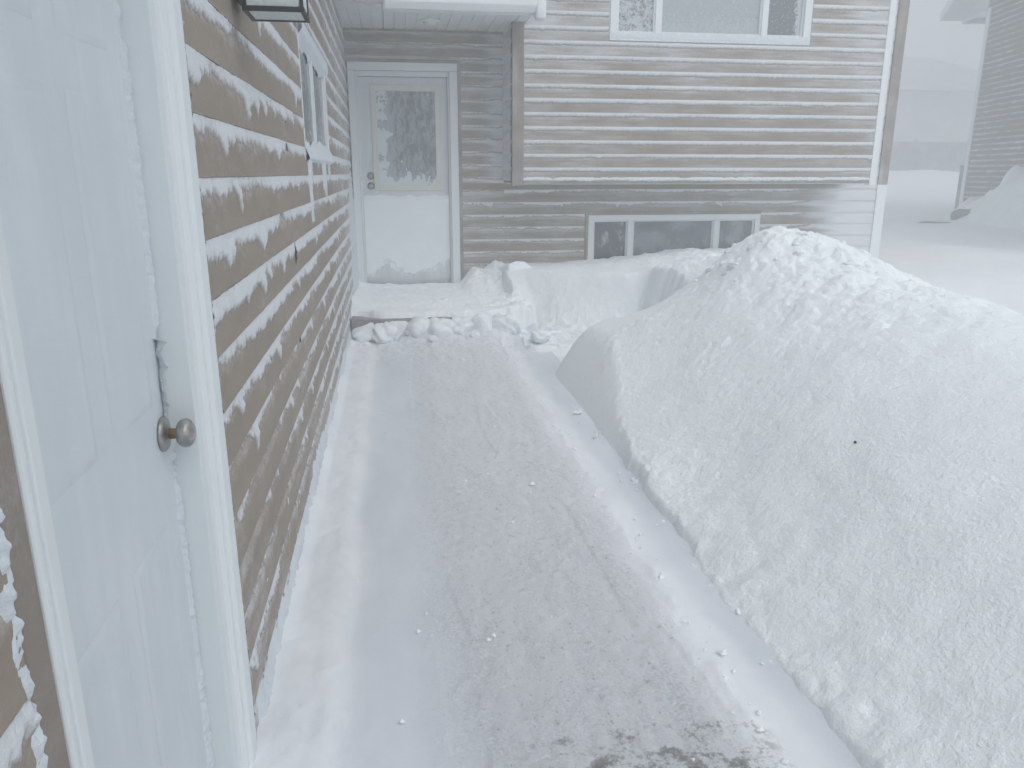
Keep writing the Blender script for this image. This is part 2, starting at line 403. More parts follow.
# solid cores behind the cladding, with the openings left out where they matter little
core = MB(); e = .003
def core_wall(axis, face, back, u0, u1, z0, z1, hole):
    parts = [(u0, hole[0], z0, z1), (hole[1], u1, z0, z1), (hole[0], hole[1], hole[3], z1)] if hole else [(u0,u1,z0,z1)]
    if hole and hole[2] > z0: parts.append((hole[0], hole[1], z0, hole[2]))
    for a, b, c, d in parts:
        if axis == 'x': core.box(a, b, face, back, c, d)
        else: core.box(face, back, a, b, c, d)
core_wall('y', WX-e, WX-.16, -3.2, 3.0, -.3, 2.9, SD)
core_wall('y', WX-e, WX-.16, 3.0, FY+.2, -.3, 2.9, SWN)
core_wall('x', FY+e, FY+.2, WX-.1, 1.5, -.3, 5.4, FD)
core_wall('x', FY+e, FY+.2, 1.5, 5.49, -.3, 5.4, LW)
core.box(1.18, 4.96, BY+e, FY, 1.27, 2.56); core.box(1.18, 2.11, BY+e, FY, 2.56, 5.4); core.box(4.11, 4.96, BY+e, FY, 2.56, 5.4)
core.box(2.11, 4.11, BY+e, FY, 3.85, 5.4)
core.box(5.3, 5.49, FY+.2, 16, -.3, 5.4); core.box(WX-.1, 5.49, 15.8, 16, -.3, 5.4)
core.box(-6.4, -6.2, -3.2, 16, -.3, 2.9); core.box(-6.4, WX-.16, -3.2, -3.0, -.3, 2.9)
core.build('wall_core', M['wall_in'], house)

# snow lodged on the laps
def cov_left(u, z):
    c = .82-.34*sstep(.95, .5, z)*sstep(5.0, 3.2, u)        # thinner low down near the camera
    return c+.22*sstep(5.2, 7.8, u)
SR = M['crust']
siding_snow('y', WX, 1, .02, 3.2, .02, ZS, SR, w1, ZO, cov_left, thick=.012, rag=.007, drip=.10, step=.0045, holes=[SD], seed=3, width=.050, nz=20)
siding_snow('y', WX, 1, 3.2, FY-.01, .02, ZS, SR, w1, ZO, cov_left, thick=.012, rag=.007, drip=.09, step=.009, holes=[SWN], seed=51, width=.050, nz=14)
siding_snow('y', WX, 1, -3.2, .02, .02, ZS, SR, w1, ZO, cov_left, thick=.012, rag=.012, drip=.05, step=.012, seed=91, width=.050, nz=12)
one = lambda v: (lambda u, z: np.full_like(u, v))
siding_snow('x', BY, -1, 1.283, 4.928, 1.32, 5.2, M['crust_bay'], w4, 1.29, one(1.0), thick=.026, rag=.004, drip=.01, step=.012, holes=[UW], seed=120, width=.040, nz=9, fuzz=.3, vary=.3)
siding_snow('x', FY, -1, .735, 1.17, .1, ZS, SR, w2, .055, one(.75), thick=.010, rag=.005, drip=.01, step=.012, seed=160, width=.028, nz=8, fuzz=.6)
siding_snow('x', FY, -1, WX, .735, 2.45, ZS, SR, w2, .055, one(.55), thick=.008, rag=.004, drip=.0, step=.015, seed=170, width=.025, nz=8, fuzz=.6)
siding_snow('x', FY, -1, 1.17, 5.38, .1, 1.20, SR, w3, .055, lambda u, z: .86-.9*sstep(4.35,4.8,u), thick=.016, rag=.006, drip=.022, step=.012, holes=[(LW[0]-.04, LW[1], LW[2], LW[3]+.035)], seed=180, width=.036, nz=8, fuzz=.6)
# fine hanging frost on the lap just below the bay
siding_snow('x', FY, -1, .75, 4.2, .93, 1.08, SR, w3, .055, one(.75), thick=.007, rag=.02, drip=.10, step=.006, seed=207, width=.03, nz=16)

# corner posts, starter strip, casing
MB().box(1.17, 1.28, BY-.026, BY+.06, 1.245, 5.4).build('corner_post', M['brown_trim'], house, .003)
MB().box(4.93, 5.00, BY-.026, BY+.06, 1.245, 5.4).build('corner_post', M['white_trim'], house, .003)
MB().box(5.39, 5.505, FY-.03, FY+.08, 1.24, 5.4).build('corner_post', M['brown_trim'], house, .004)
MB().box(5.39, 5.505, FY-.03, FY+.08, -.1, 1.238).build('corner_post', M['white_trim'], house, .004)
MB().box(1.281, 4.93, BY-.022, BY+.02, 1.262, 1.292).build('starter_strip', M['brown_trim'], house, .002)
def strip_snow(u, z):
    return .014+.008*fbm(u*6, z*9, 5, 3)+.006*fbm(u*40, z*40, 6, 2)-.02*(np.abs(z-1.302)/.02)**2*.7
plaster('snow_crust', 'x', BY-.012, -1, 1.25, 4.93, 1.285, 1.325, M['snow_rime'], w4, strip_snow, .008)
MB().box(1.17, 4.97, BY+.02, FY, 1.255, 1.268).build('bay_underside', M['white_trim'], house)

# rime blown into the corner
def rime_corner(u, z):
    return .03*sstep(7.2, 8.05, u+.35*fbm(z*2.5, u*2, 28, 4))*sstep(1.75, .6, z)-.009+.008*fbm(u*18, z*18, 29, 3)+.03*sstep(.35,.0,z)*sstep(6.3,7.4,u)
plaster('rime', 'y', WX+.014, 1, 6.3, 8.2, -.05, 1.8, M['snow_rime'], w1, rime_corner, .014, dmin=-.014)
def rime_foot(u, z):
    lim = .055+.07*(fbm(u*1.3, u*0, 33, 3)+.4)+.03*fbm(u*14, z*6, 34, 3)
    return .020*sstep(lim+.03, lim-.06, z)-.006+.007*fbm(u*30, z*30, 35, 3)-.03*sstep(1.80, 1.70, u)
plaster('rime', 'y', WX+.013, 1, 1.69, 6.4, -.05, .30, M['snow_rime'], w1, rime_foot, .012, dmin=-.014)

# ------------------------------------------------------------------ side door
sd = MB()
SX = WX-.045                     # face of the slab
sdr = MB().box(SX-.045, SX, .868, 1.5065, -.02, 1.985)
door = sdr.build('side_door', M['white_door'], house, .002)
def panel(x, y0, y1, z0, z1):
    """raised panel with a soft moulded edge, pressed into a steel slab"""
    b = MB(); g = .020; d = .0030
    ring = [(y0,z0),(y1,z0),(y1,z1),(y0,z1)]
    def off(k): return [(y0+k,z0+k),(y1-k,z0+k),(y1-k,z1-k),(y0+k,z1-k)]
    lv = [(0, .0002), (g*.5, d), (g, d*.9), (g*1.9, .0010), (g*3.2, .0030)]
    vs = []; fs = []
    for k, h in lv: vs += [(x+h, y, z) for y, z in off(k)]
    for j in range(len(lv)-1):
        for i in range(4): fs.append((j*4+i, j*4+(i+1)%4, (j+1)*4+(i+1)%4, (j+1)*4+i))
    fs.append(tuple((len(lv)-1)*4+i for i in range(4)))
    return b.add(vs, fs)
for (a, b) in ((.95, 1.155), (1.225, 1.43)):
    for (c, d) in ((.16, .72), (.95, 1.475), (1.55, 1.86)):
        panel(SX, a, b, c, d).build('panel', M['white_door'], door, .0015, True)
kz, ky = .885, 1.462
kn = MB().lathe([(0,.033),(.004,.0335),(.008,.030),(.010,.020),(.013,.0135)], (SX+.0005, ky, kz), (1,0,0)).build('knob_plate', M['chrome'], door, 0, True)
MB().lathe([(.010,.0105),(.030,.0095),(.034,.011)], (SX, ky, kz), (1,0,0)).build('knob_neck', M['brass'], door, 0, True)
MB().lathe([(.026,.006),(.027,.013),(.030,.0205),(.035,.0255),(.042,.0275),(.049,.0265),(.054,.0225),(.0575,.016),(.059,.008),(.0592,.0005)], (SX, ky, kz), (1,0,0)).build('door_knob', M['chrome'], door, 0, True)
# casing: frame of the doorway
csg = empty('door_frame', (WX, 1.2, 0)); csg.parent = house; csg.matrix_parent_inverse = house.matrix_world.inverted()
MB().box(SX-.06, WX+.006, 1.512, 1.545, -.05, 2.02).build('jamb', M['white_jamb'], csg, .002)
MB().prism([(SX-.06,1.545),(WX+.006,1.545),(WX+.006,1.575),(WX+.016,1.58),(WX+.016,1.60),(WX+.024,1.606),(WX+.024,1.655),(WX+.018,1.665),(WX+.018,1.688),(SX-.06,1.688)], 'z', -.05, 2.075).build('brick_mould', M['white_trim'], csg, .0015)
MB().prism([(SX-.06,.809),(WX+.010,.809),(WX+.014,.813),(WX+.014,.822),(WX+.004,.826),(WX+.004,.832),(WX+.012,.836),(WX+.012,.860),(SX-.06,.860)], 'z', -.05, 2.02).build('jamb', M['white_jamb'], csg, .002)
MB().prism([(WX-.02,.748),(WX+.010,.748),(WX+.014,.752),(WX+.012,.800),(WX+.009,.807),(WX-.02,.807)], 'z', -.05, 2.02).build('channel_trim', M['brown_trim'], csg, .0015)
MB().box(SX-.06, WX+.02, .75, 1.66, 2.02, 2.08).build('head_casing', M['white_trim'], csg, .003)
MB().box(SX-.11, WX+.03, .80, 1.68, -.12, -.022).build('threshold', M['white_trim'], csg, .003)
MB().box(SX-.05, SX-.0025, 1.5067, 1.5117, -.02, 1.99).build('weatherstrip', M['gap'], door)
MB().box(SX-.10, SX-.06, .80, 1.60, -.1, 2.05).build('door_backing', M['gap'], csg)
# ragged snow packed in the latch-side crack, with the dark crack showing where it has fallen out
def crack(u, z):
    c = 1.503+.004*fbm(z*5, z*0, 3, 3)
    open_ = sstep(.1, .5, vnoise(z*9, z*0+4, 44)+.5*vnoise(z*30, z*0, 45))*sstep(1.15, 1.9, z)+1.2*sstep(.11, .07, np.abs(z-.985))+.8*sstep(.05,.02,np.abs(z-.80))*sstep(0,.3,vnoise(z*60,z*0,3)+.2)
    w = .010+.005*fbm(z*22, z*0, 46, 3)+.010*sstep(.5, .1, z)
    return .011*(1-((u-c)/w)**2)*(1-open_)+.003*fbm(u*160, z*70, 47, 3)-.002
plaster('snow_crust', 'y', SX, 1, 1.475, 1.5117, -.02, 1.985, M['snow_rime'], door, crack, .0028)
# snow on the siding side of the hinge casing
def hinge_snow(u, z):
    w = .028+.018*fbm(z*10, z*0, 61, 4)
    return .018*sstep(w, w*.25, .748-u)*(1-.9*sstep(.05, .5, vnoise(z*40, u*40, 62)*sstep(.6,1.1,.8+vnoise(z*5,z*0,63))))-.003+.006*fbm(u*60, z*45, 64, 3)
plaster('snow_crust', 'y', WX+.002, 1,   .69, .7478, -.05, 2.1, M['snow_rime'], csg, hinge_snow, .004)
def mould_snow(u, z):
    w = .012+.010*fbm(z*9, z*0, 71, 3)
    return .016*sstep(w, w*.2, u-1.688)-.002+.004*fbm(u*90, z*60, 74, 2)
plaster('snow_crust', 'y', WX+.004, 1, 1.689, 1.73, -.05, 2.1, M['snow_rime'], csg, mould_snow, .005)

# ------------------------------------------------------------------ front door
EYE = FY+.055                    # face of the front door slab
fdoor = MB().box(-.275, .60, EYE, EYE+.045, .16, 2.28).build('front_door', M['door_front'], house, .002)
ff = empty('door_frame', (.16, FY, .16)); ff.parent = house; ff.matrix_parent_inverse = house.matrix_world.inverted()
def xcase(u0, u1, z0, z1):
    return MB().box(u0, u1, FY-.022, EYE+.05, z0, z1)
xcase(-.372, -.300, .1, 2.33).build('side_casing', M['white_trim'], ff, .004)
xcase(.62, .70, .1, 2.33).build('side_casing', M['white_trim'], ff, .004)
xcase(-.372, .70, 2.333, 2.41).build('head_casing', M['white_trim'], ff, .004)
MB().box(-.298, -.278, FY+.0, EYE+.045, .12, 2.33).build('jamb', M['white_jamb'], ff, .002)
MB().box(.603, .618, FY+.0, EYE+.045, .12, 2.33).build('jamb', M['white_jamb'], ff, .002)
MB().box(-.277, .602, FY+.0, EYE+.045, 2.283, 2.33).build('head_jamb', M['white_jamb'], ff, .002)
MB().box(-.30, .62, FY-.03, EYE+.10, .12, .158).build('threshold', M['concrete'], ff, .002)
MB().box(.701, .735, FY-.020, FY+.01, .1, 2.44).build('channel_trim', M['brown_trim'], ff, .003)
MB().box(-.395, .70, FY-.020, FY+.01, 2.412, 2.44).build('channel_trim', M['brown_trim'], ff, .003)
GX0, GX1, GZ0, GZ1 = -.105, .475, 1.245, 2.15
b = MB()
for (a0,a1,c0,c1) in ((GX0-.055,GX0,GZ0-.055,GZ1+.055),(GX1,GX1+.055,GZ0-.055,GZ1+.055),(GX0,GX1,GZ0-.055,GZ0),(GX0,GX1,GZ1,GZ1+.055)):
    b.box(a0,a1,EYE-.016,EYE+.01,c0,c1)
gf = b.build('glass_frame', M['cream'], fdoor, .003)
MB().box(GX0, GX1, EYE-.007, EYE+.005, GZ0, GZ1).build('glass', M['gl_door'], gf)
def glassfrost(u, z):
    a = .5*fbm(u*9, z*5, 81, 5, .62)
    edge = .55*sstep(GX0+.20, GX0+.0, u+.06*fbm(z*14,z*0,85,3))+.6*sstep(GZ0+.16, GZ0, z+.06*fbm(u*22, u*0, 83, 3))+.3*sstep(GZ1-.03, GZ1, z)*0
    mid = .22*np.exp(-((u-.22)/.12)**2)*sstep(1.95,1.4,z)
    return .005*np.clip(.7*a+edge*1.1+mid-.42, -1, .6)
plaster('frost', 'x', EYE-.007, -1, GX0, GX1, GZ0, GZ1, M['snow_rime'], gf, glassfrost, .006)
for z in (1.235, 1.335):
    MB().lathe([(0,.036),(.006,.035),(.009,.026),(.018,.022),(.024,.014)], (-.195, EYE-.0005, z), (0,-1,0)).build('door_knob' if z < 1.3 else 'deadbolt', M['brass'] if z < 1.3 else M['chrome'], fdoor, 0, True)
MB().lathe([(.02,.010),(.045,.010),(.048,.022),(.058,.028),(.068,.024),(.073,.010),(.074,.001)], (-.195, EYE, 1.235), (0,-1,0)).build('door_knob', M['chrome'], fdoor, 0, True)
def doorsnow(u, z):
    bare = .31+.13*np.exp(-((u+.07)/.12)**2)+.05*fbm(u*7, z*7, 95, 4)+.12*sstep(.28,.58,u)+.02*fbm(u*18, u*0, 90, 3)+.05*sstep(.0,-.25,u)*0
    top = 1.15+.012*fbm(u*8, u*0, 91, 3)
    t = .020*sstep(0, .05, z-bare)*sstep(0, .06, top-z)+.02*sstep(.21,.17,z)
    return t+.0028*fbm(u*3.5, z*3.5, 92, 4)-.0025+.001*fbm(u*50,z*50,93,2)
plaster('snow_crust', 'x', EYE, -1, -.275, .60, .16, 1.2, M['snow_soft'], fdoor, doorsnow, .009)

# ------------------------------------------------------------------ windows
def window(rect, axis, plane, sgn, splits, panes, frame=.065, mull=.045, proud=.022, deep=.05):
    u0, u1, z0, z1 = rect
    w = empty('window', ((u0+u1)/2, plane, z0) if axis == 'x' else (plane, (u0+u1)/2, z0))
    w.parent = house; w.matrix_parent_inverse = house.matrix_world.inverted()
    def bx(mb, a, b, c, d, out, inn):
        p, q = sorted((plane+sgn*out, plane-sgn*inn))
        return mb.box(a, b, p, q, c, d) if axis == 'x' else mb.box(p, q, a, b, c, d)
    f = MB()
    bx(f, u0, u0+frame, z0, z1, proud, deep+.05); bx(f, u1-frame, u1, z0, z1, proud, deep+.05)
    bx(f, u0+frame, u1-frame, z0, z0+frame, proud, deep+.05); bx(f, u0+frame, u1-frame, z1-frame, z1, proud, deep+.05)
    fr = f.build('window_frame', M['white_trim'], w, .004)
    edges = [u0+frame]+[s for s in splits]+[u1-frame]
    for i, s in enumerate(splits):
        bx(MB(), s-mull/2, s+mull/2, z0+frame, z1-frame, proud*.5, deep+.045).build('mullion', M['white_trim'], w, .003)
    for i in range(len(edges)-1):
        a = edges[i]+(mull/2 if i else 0); c = edges[i+1]-(mull/2 if i < len(edges)-2 else 0)
        s = MB(); k = .016
        bx(s, a, a+k, z0+frame, z1-frame, -.006, deep+.03); bx(s, c-k, c, z0+frame, z1-frame, -.006, deep+.03)
        bx(s, a+k, c-k, z0+frame, z0+frame+k, -.006, deep+.03); bx(s, a+k, c-k, z1-frame-k, z1-frame, -.006, deep+.03)
        s.build('sash', M['white_jamb'], w, .002)
        bx(MB(), a+k, c-k, z0+frame+k, z1-frame-k, -.028, deep-.012).build('pane', panes[i], w)
    return w
wu = window(UW, 'x', BY, -1, [2.57, 3.64], [M['gl_up1'], M['gl_up2'], M['gl_up3']], .075, .055)
wl = window(LW, 'x', FY, -1, [2.55, 3.53], [M['gl_low1'], M['gl_low2'], M['gl_low3']], .06, .06)
ws = window(SWN, 'y', WX, 1, [4.60], [M['gl_side'], M['gl_side']], .045, .035, .014, .02)
MB().box(2.045, 2.078, FY-.024, FY+.01, .2, .965).build('channel_trim', M['brown_trim'], wl, .003)
MB().box(2.08, 4.03, FY-.024, FY+.01, .933, .965).build('channel_trim', M['brown_trim'], wl, .003)
def sill_snow(u, z):
    h = 1.50+.04*fbm(u*3, u*0, 101, 3)+.03*sstep(4.6,5.3,u)
    return .040*sstep(h+.03, h-.10, z)*sstep(1.40,1.43,z)+.003*fbm(u*20,z*20,102,3)-.003
plaster('snow_crust', 'y', WX+.0, 1, 3.87, 5.41, 1.405, 1.72, M['snow_rime'], ws, sill_snow, .010)
def win_top(u, z):
    return .036*sstep(1.93,1.99,z+.02*fbm(u*5,u*0,103,3)-.05*sstep(4.2,5.3,u)*0)-.002+.002*fbm(u*20,z*20,104,2)
plaster('snow_crust', 'y', WX+.0, 1, 3.87, 5.41, 1.82, 2.03, M['snow_rime'], ws, win_top, .010)
for (c, wd, ln) in ((3.95,.020,.30),(4.02,.012,.10),(4.75,.018,.16),(4.85,.02,.20),(5.2,.015,.1)):
    def drip_(u, z):
        k = np.clip((1.43-z)/ln, 0, 1); ww = wd*(1-.75*k)+.003*fbm(z*30,z*0+c,105,2)
        return np.where((z < 1.44) & (z > 1.43-ln), .016*(1-((u-c-.02*k)/ww)**2), -1)
    plaster('icicle', 'y', WX+.012, 1, c-.05, c+.06, 1.42-ln, 1.43, M['snow_rime'], ws, drip_, .006)
def win_rim(u, z):
    e_ = np.minimum(np.minimum(u-2.10, 4.12-u), z-2.57)
    return .004*sstep(.0,.03,e_)*sstep(.1,.03,e_+.015*fbm(u*12,z*12,108,3))+.0025*fbm(u*30,z*30,109,3)-.001
plaster('rime', 'x', BY-.022, -1, 2.10, 4.12, 2.57, 2.645, M['snow_rime'], wu, win_rim, .010)

# ------------------------------------------------------------------ eaves, soffit, gutter, roofs
def soffit_panel(x0, x1, y0, y1, z, name, run='y', pitch=.1):
    """ribbed panels, their grooves running along `run`"""
    vs = []; fs = []
    lo, hi = (x0, x1) if run == 'y' else (y0, y1)
    pts = []; t = lo
    while t < hi-.001:
        n_ = min(t+pitch, hi); pts += [(t, 0), (n_-.012, 0), (n_-.010, .009), (n_-.001, .009)]; t = n_
    pts.append((hi, 0))
    for (p, d) in pts:
        for q in ((y0, y1) if run == 'y' else (x0, x1)):
            vs.append((p, q, z+d) if run == 'y' else (q, p, z+d))
    for i in range(len(pts)-1): fs.append((2*i, 2*i+1, 2*i+3, 2*i+2))
    me = bpy.data.meshes.new(name); me.from_pydata(vs, [], fs); me.materials.append(M['soffit']); me.update()
    return link(name, me, house)
soffit_panel(0.0, 1.30, 7.30, FY-.02, ZS, 'soffit')
soffit_panel(WX, -.003, 7.05, FY-.02, ZS, 'soffit')
soffit_panel(WX, -.003, -3.4, 7.02, ZS, 'soffit', 'x', .12)
MB().box(WX, 0, 7.021, 7.049, ZS-.006, ZS+.01).build('soffit_channel', M['soffit'], house, .002)
MB().box(WX, 1.30, FY-.020, FY-.004, ZS-.02, ZS+.0).build('soffit_channel', M['brown_trim'], house, .002)
MB().box(-.002, .018, -3.4, 7.30, ZS-.012, ZS+.16).build('fascia', M['white_trim'], house, .002)
MB().box(.019, 1.32, 7.275, 7.298, ZS-.012, ZS+.16).build('fascia', M['white_trim'], house, .002)
gut = MB(); gp = [(7.272,ZS-.002),(7.20,ZS-.002),(7.165,ZS+.05),(7.165,ZS+.10),(7.150,ZS+.12),(7.150,ZS+.13),(7.170,ZS+.13),(7.272,ZS+.13)]
gt = gut.prism(gp, 'x', -.004, 1.36).build('gutter', M['white_trim'], house, .002)
MB().box(1.31, 1.40, 7.16, 7.27, ZS-.055, ZS+.14).build('gutter_outlet', M['white_trim'], gt, .02, True)
def elbow(u, z): return .02*np.clip(1-((u-1.355)/.05)**2-((z-2.66)/.07)**2, -.1, 1)
roof = MB()
roof.prism([(0.02,ZS+.162),(0.02,ZS+.20),(-3.3,ZS+1.65),(-6.8,ZS+.2),(-6.8,ZS+.162)], 'y', -3.5, 7.28)
roof.prism([(7.20,ZS+.165),(7.20,ZS+.19),(8.19,ZS+.62),(8.19,ZS+.165)], 'x', .02, 1.13)
roof.build('porch_roof', M['shingle'], house)
rf = MB(); rf.prism([(BY-.5,5.40),(BY-.5,5.5),(12,7.3),(16.5,5.5),(16.5,5.40)], 'x', WX-.4, 6.0).build('roof', M['shingle'], house)
MB().box(WX-.4, 6.0, BY-.53, BY-.502, 5.36, 5.53).build('fascia', M['white_trim'], house)

# soffit light (screwed to the soffit, a thing of its own)
sl = tag(empty('soffit_light', (.42, 7.70, ZS)), 'small round white dome light on the porch soffit above the front door', 'ceiling light')
MB().lathe([(0,.095),(.006,.097),(.012,.09),(.014,.075)], (.42,7.70,ZS+.001), (0,0,-1)).build('rim', M['white_trim'], sl, 0, True)
MB().lathe([(.008,.07),(.020,.066),(.032,.050),(.040,.028),(.042,.002)], (.42,7.70,ZS), (0,0,-1)).build('dome', M['cream'], sl, 0, True)

# ------------------------------------------------------------------ wall lantern
ln = tag(empty('wall_lantern', (WX, 2.32, 1.76)), 'black square lantern with frosted glass on the side wall between door and window', 'lantern')
lx0, lx1, ly0, ly1, lz0, lz1 = -.357, -.205, 2.245, 2.395, 1.765, 2.02
fr = MB(); t = .009
for (x, y) in ((lx0,ly0),(lx1-t,ly0),(lx0,ly1-t),(lx1-t,ly1-t)): fr.box(x, x+t, y, y+t, lz0+.0125, lz1)
for z, h in ((lz0, .012), (lz1, .014)):
    fr.box(lx0-.002, lx1+.002, ly0-.002, ly0+t, z, z+h); fr.box(lx0-.002, lx1+.002, ly1-t, ly1+.002, z, z+h)
    fr.box(lx0-.002, lx0+t, ly0+t, ly1-t, z, z+h); fr.box(lx1-t, lx1+.002, ly0+t, ly1-t, z, z+h)
fr.build('lantern_frame', M['black'], ln, .001)
g = MB()
g.box(lx0+.010, lx1-.010, ly0+.0035, ly0+.0065, lz0+.013, lz1); g.box(lx0+.010, lx1-.010, ly1-.0065, ly1-.0035, lz0+.013, lz1)
g.box(lx0+.0035, lx0+.0065, ly0+.010, ly1-.010, lz0+.013, lz1); g.box(lx1-.0065, lx1-.0035, ly0+.010, ly1-.010, lz0+.013, lz1)
g.box(lx0+.010, lx1-.010, ly0+.010, ly1-.010, lz0+.003, lz0+.006)
g.build('glass', M['lamp_glass'], ln)
MB().prism([(lx0-.02,lz1+.014),(lx1+.02,lz1+.014),(lx1-.03,lz1+.075),(lx0+.03,lz1+.075)], 'y', ly0-.02, ly1+.02).build('cap', M['black'], ln, .003)
MB().box(lx0+.072, lx0+.080, ly0-.004, ly0-.0022, lz0+.03, lz0+.17).build('glazing_bar', M['black'], ln)
MB().box(WX+.016, WX+.034, 2.26, 2.38, 1.80, 2.10).build('back_plate', M['black'], ln, .003)
MB().prism([(WX+.034,2.03),(WX+.034,2.06),(lx0+.08,2.12),(lx0+.08,2.09)], 'y', 2.31, 2.33).build('arm', M['black'], ln, .002)

# ================================================================== SNOW AND GROUND
def yard_z(x, y):
    z = .10+.0125*np.clip(y-4, 0, 15)+.105*np.clip(y-19.5, 0, 12)
    z = z+.10*fbm(x*.25, y*.25, 201, 3)+.03*fbm(x*1.1, y*1.1, 202, 3)
    z = z+.30*np.exp(-((x-8.9)/2.3)**2-((y-13.6)/1.2)**2)*0
    near = sstep(5.8, 7.6, x)
    z = z*1.0
    return z
# the one sheet of ground, out past everything in sight
ax = np.concatenate([-np.geomspace(90, 2, 26), np.linspace(-1.9, 14, 110), np.geomspace(14.3, 160, 40)])
ay = np.concatenate([-np.geomspace(90, 3, 24), np.linspace(-2.9, 20, 120), np.geomspace(20.4, 220, 50)])
XX, YY = np.meshgrid(ax, ay, indexing='ij'); ZZ = yard_z(XX, YY)
under = sstep(2.9, 1.9, XX)*sstep(20, 17, YY)
ZZ = ZZ*(1-under)+under*(-.35)
piled = sstep(5.6, 4.8, XX)*sstep(-4, -3, YY)*sstep(9.6, 8.7, YY); ZZ = ZZ-.30*piled
tag(grid_mesh('snow_ground', np.stack([XX, YY, ZZ], -1), M['snow_far']), kind='structure')

# path
px_ = np.concatenate([np.linspace(-.42, 1.22, 206)]); py_ = np.concatenate([np.linspace(-2.5, 1.0, 120), np.linspace(1.01, 4, 380), np.linspace(4.012, 6.75, 210)])
XX, YY = np.meshgrid(px_, py_, indexing='ij')
mid = sstep(-.02, .2, XX)*sstep(.92, .78, XX)
Z = -.012+.006*fbm(XX*2.2, YY*1.3, 301, 3)
Z += mid*(.0035*fbm(XX*24, YY*20, 302, 4)+.002)+.0035*lumps(XX*30,YY*30,320)*sstep(.1,.5,vnoise(XX*5,YY*3,321))*mid
Z += .010*np.exp(-((XX-.865-.02*fbm(YY*2, YY*0, 305, 3))/.022)**2)*(.4+np.clip(fbm(YY*7, XX*7, 306, 3), -.3, 1))      # shovel's crumb line
edge_w = -.21+.03*fbm(YY*2.3, YY*0, 303, 3)
strip = sstep(edge_w+.05, edge_w-.03, XX)
Z += strip*(.016+.005*fbm(XX*9, YY*6, 304, 4)+.003*lumps(XX*22, YY*18, 310))+.04*sstep(-.33, -.40, XX)*(1+.5*fbm(YY*3, YY*0, 307, 3))*sstep(1.7, 2.6, YY)
Z += .05*sstep(.98, 1.12, XX)*sstep(4.4,2.0,YY)*.4
Z += .05*np.exp(-((XX+.43)/.05)**2-((YY-1.50)/.05)**2)
Z += .12*sstep(6.15, 6.6, YY)*(.55+.6*fbm(XX*3, YY*3, 308, 3))*sstep(-.05,.2,XX)+.010*sstep(5.2,6.4,YY)*fbm(XX*14, YY*14, 309, 3)
Z += .005*sstep(.30,.36,vnoise(XX*9, YY*1.1, 311))*mid*sstep(.2,.6,vnoise(XX*1.5,YY*.7,312)+.5)
path = tag(grid_mesh('path', np.stack([XX, YY, Z], -1), M['path']), kind='structure')

# the shovelled pile and the drift behind it
ctrl = [ # x, y, z
 (1.12,-2,.12),(1.12,-.5,.09),(1.12,.9,.03),(1.12,1.4,.035),(1.12,2.0,.02),(1.12,2.6,.02),(1.12,3.0,.035),(1.12,3.6,.08),(1.2,4.4,.22),(1.25,5.2,.30),(1.5,5.5,.31),(1.8,5.5,.33),(2.1,5.5,.44),(2.35,5.35,.68),
 (1.6,-1,.45),(2.4,-1,.62),(3.5,-1,.6),(5.2,-1,.15),
 (1.3,.9,.13),(1.6,1,.36),(2.4,1,.62),(3.2,1,.66),(4.2,1,.45),(5.3,1,.12),
 (1.3,1.5,.12),(1.6,2,.35),(2.2,2,.60),(3,2,.70),(3.8,2,.5),(5.2,2.2,.1),
 (1.3,3,.10),(1.6,3,.32),(2.2,3,.64),(2.9,3.1,.72),(3.5,3.2,.52),(4.3,3.4,.25),(5.2,3.5,.08),
 (1.4,4,.24),(1.6,4,.38),(2.2,4,.76),(2.8,4.1,.83),(3.3,4.1,.56),(4.0,4.4,.26),
 (1.5,4.7,.40),(1.95,4.7,.66),(2.38,4.75,1.0),(2.62,4.7,.99),(2.85,4.65,.90),(3.15,4.5,.70),(3.9,5,.30),(5.2,5,.08),
 (2.15,5.1,.70),(2.45,5.2,.86),(3.1,5.4,.70),
 (2.6,6.1,.72),(3.1,6.5,.62),(2.3,6.7,.54),(3.8,6.2,.45),(5.2,6.5,.10),
 (1.1,6.6,.32),(1.15,7.0,.42),(1.2,7.8,.43),(1.7,6.75,.41),(1.9,7.6,.43),(2.3,7.1,.50),(2.6,7.8,.49),(3.2,7.6,.56),(3.9,7.6,.55),(4.6,7.7,.38),(5.3,7.8,.2),(5.8,5,.05),(5.8,2,.05),(5.8,8,.12)]
C = np.array(ctrl, float); n = len(C)
def tps(r): return np.where(r > 1e-9, r*r*np.log(r+1e-12), 0)
D = np.hypot(C[:,None,0]-C[None,:,0], C[:,None,1]-C[None,:,1])
A = np.zeros((n+3, n+3)); A[:n,:n] = tps(D)+np.eye(n)*.004; A[:n,n] = 1; A[:n,n+1] = C[:,0]; A[:n,n+2] = C[:,1]; A[n:,:n] = A[:n,n:].T
W = np.linalg.solve(A, np.concatenate([C[:,2], [0,0,0]]))
def pile_base(x, y):
    s = W[n]+W[n+1]*x+W[n+2]*y
    for i in range(n): s = s+W[i]*tps(np.hypot(x-C[i,0], y-C[i,1]))
    return s
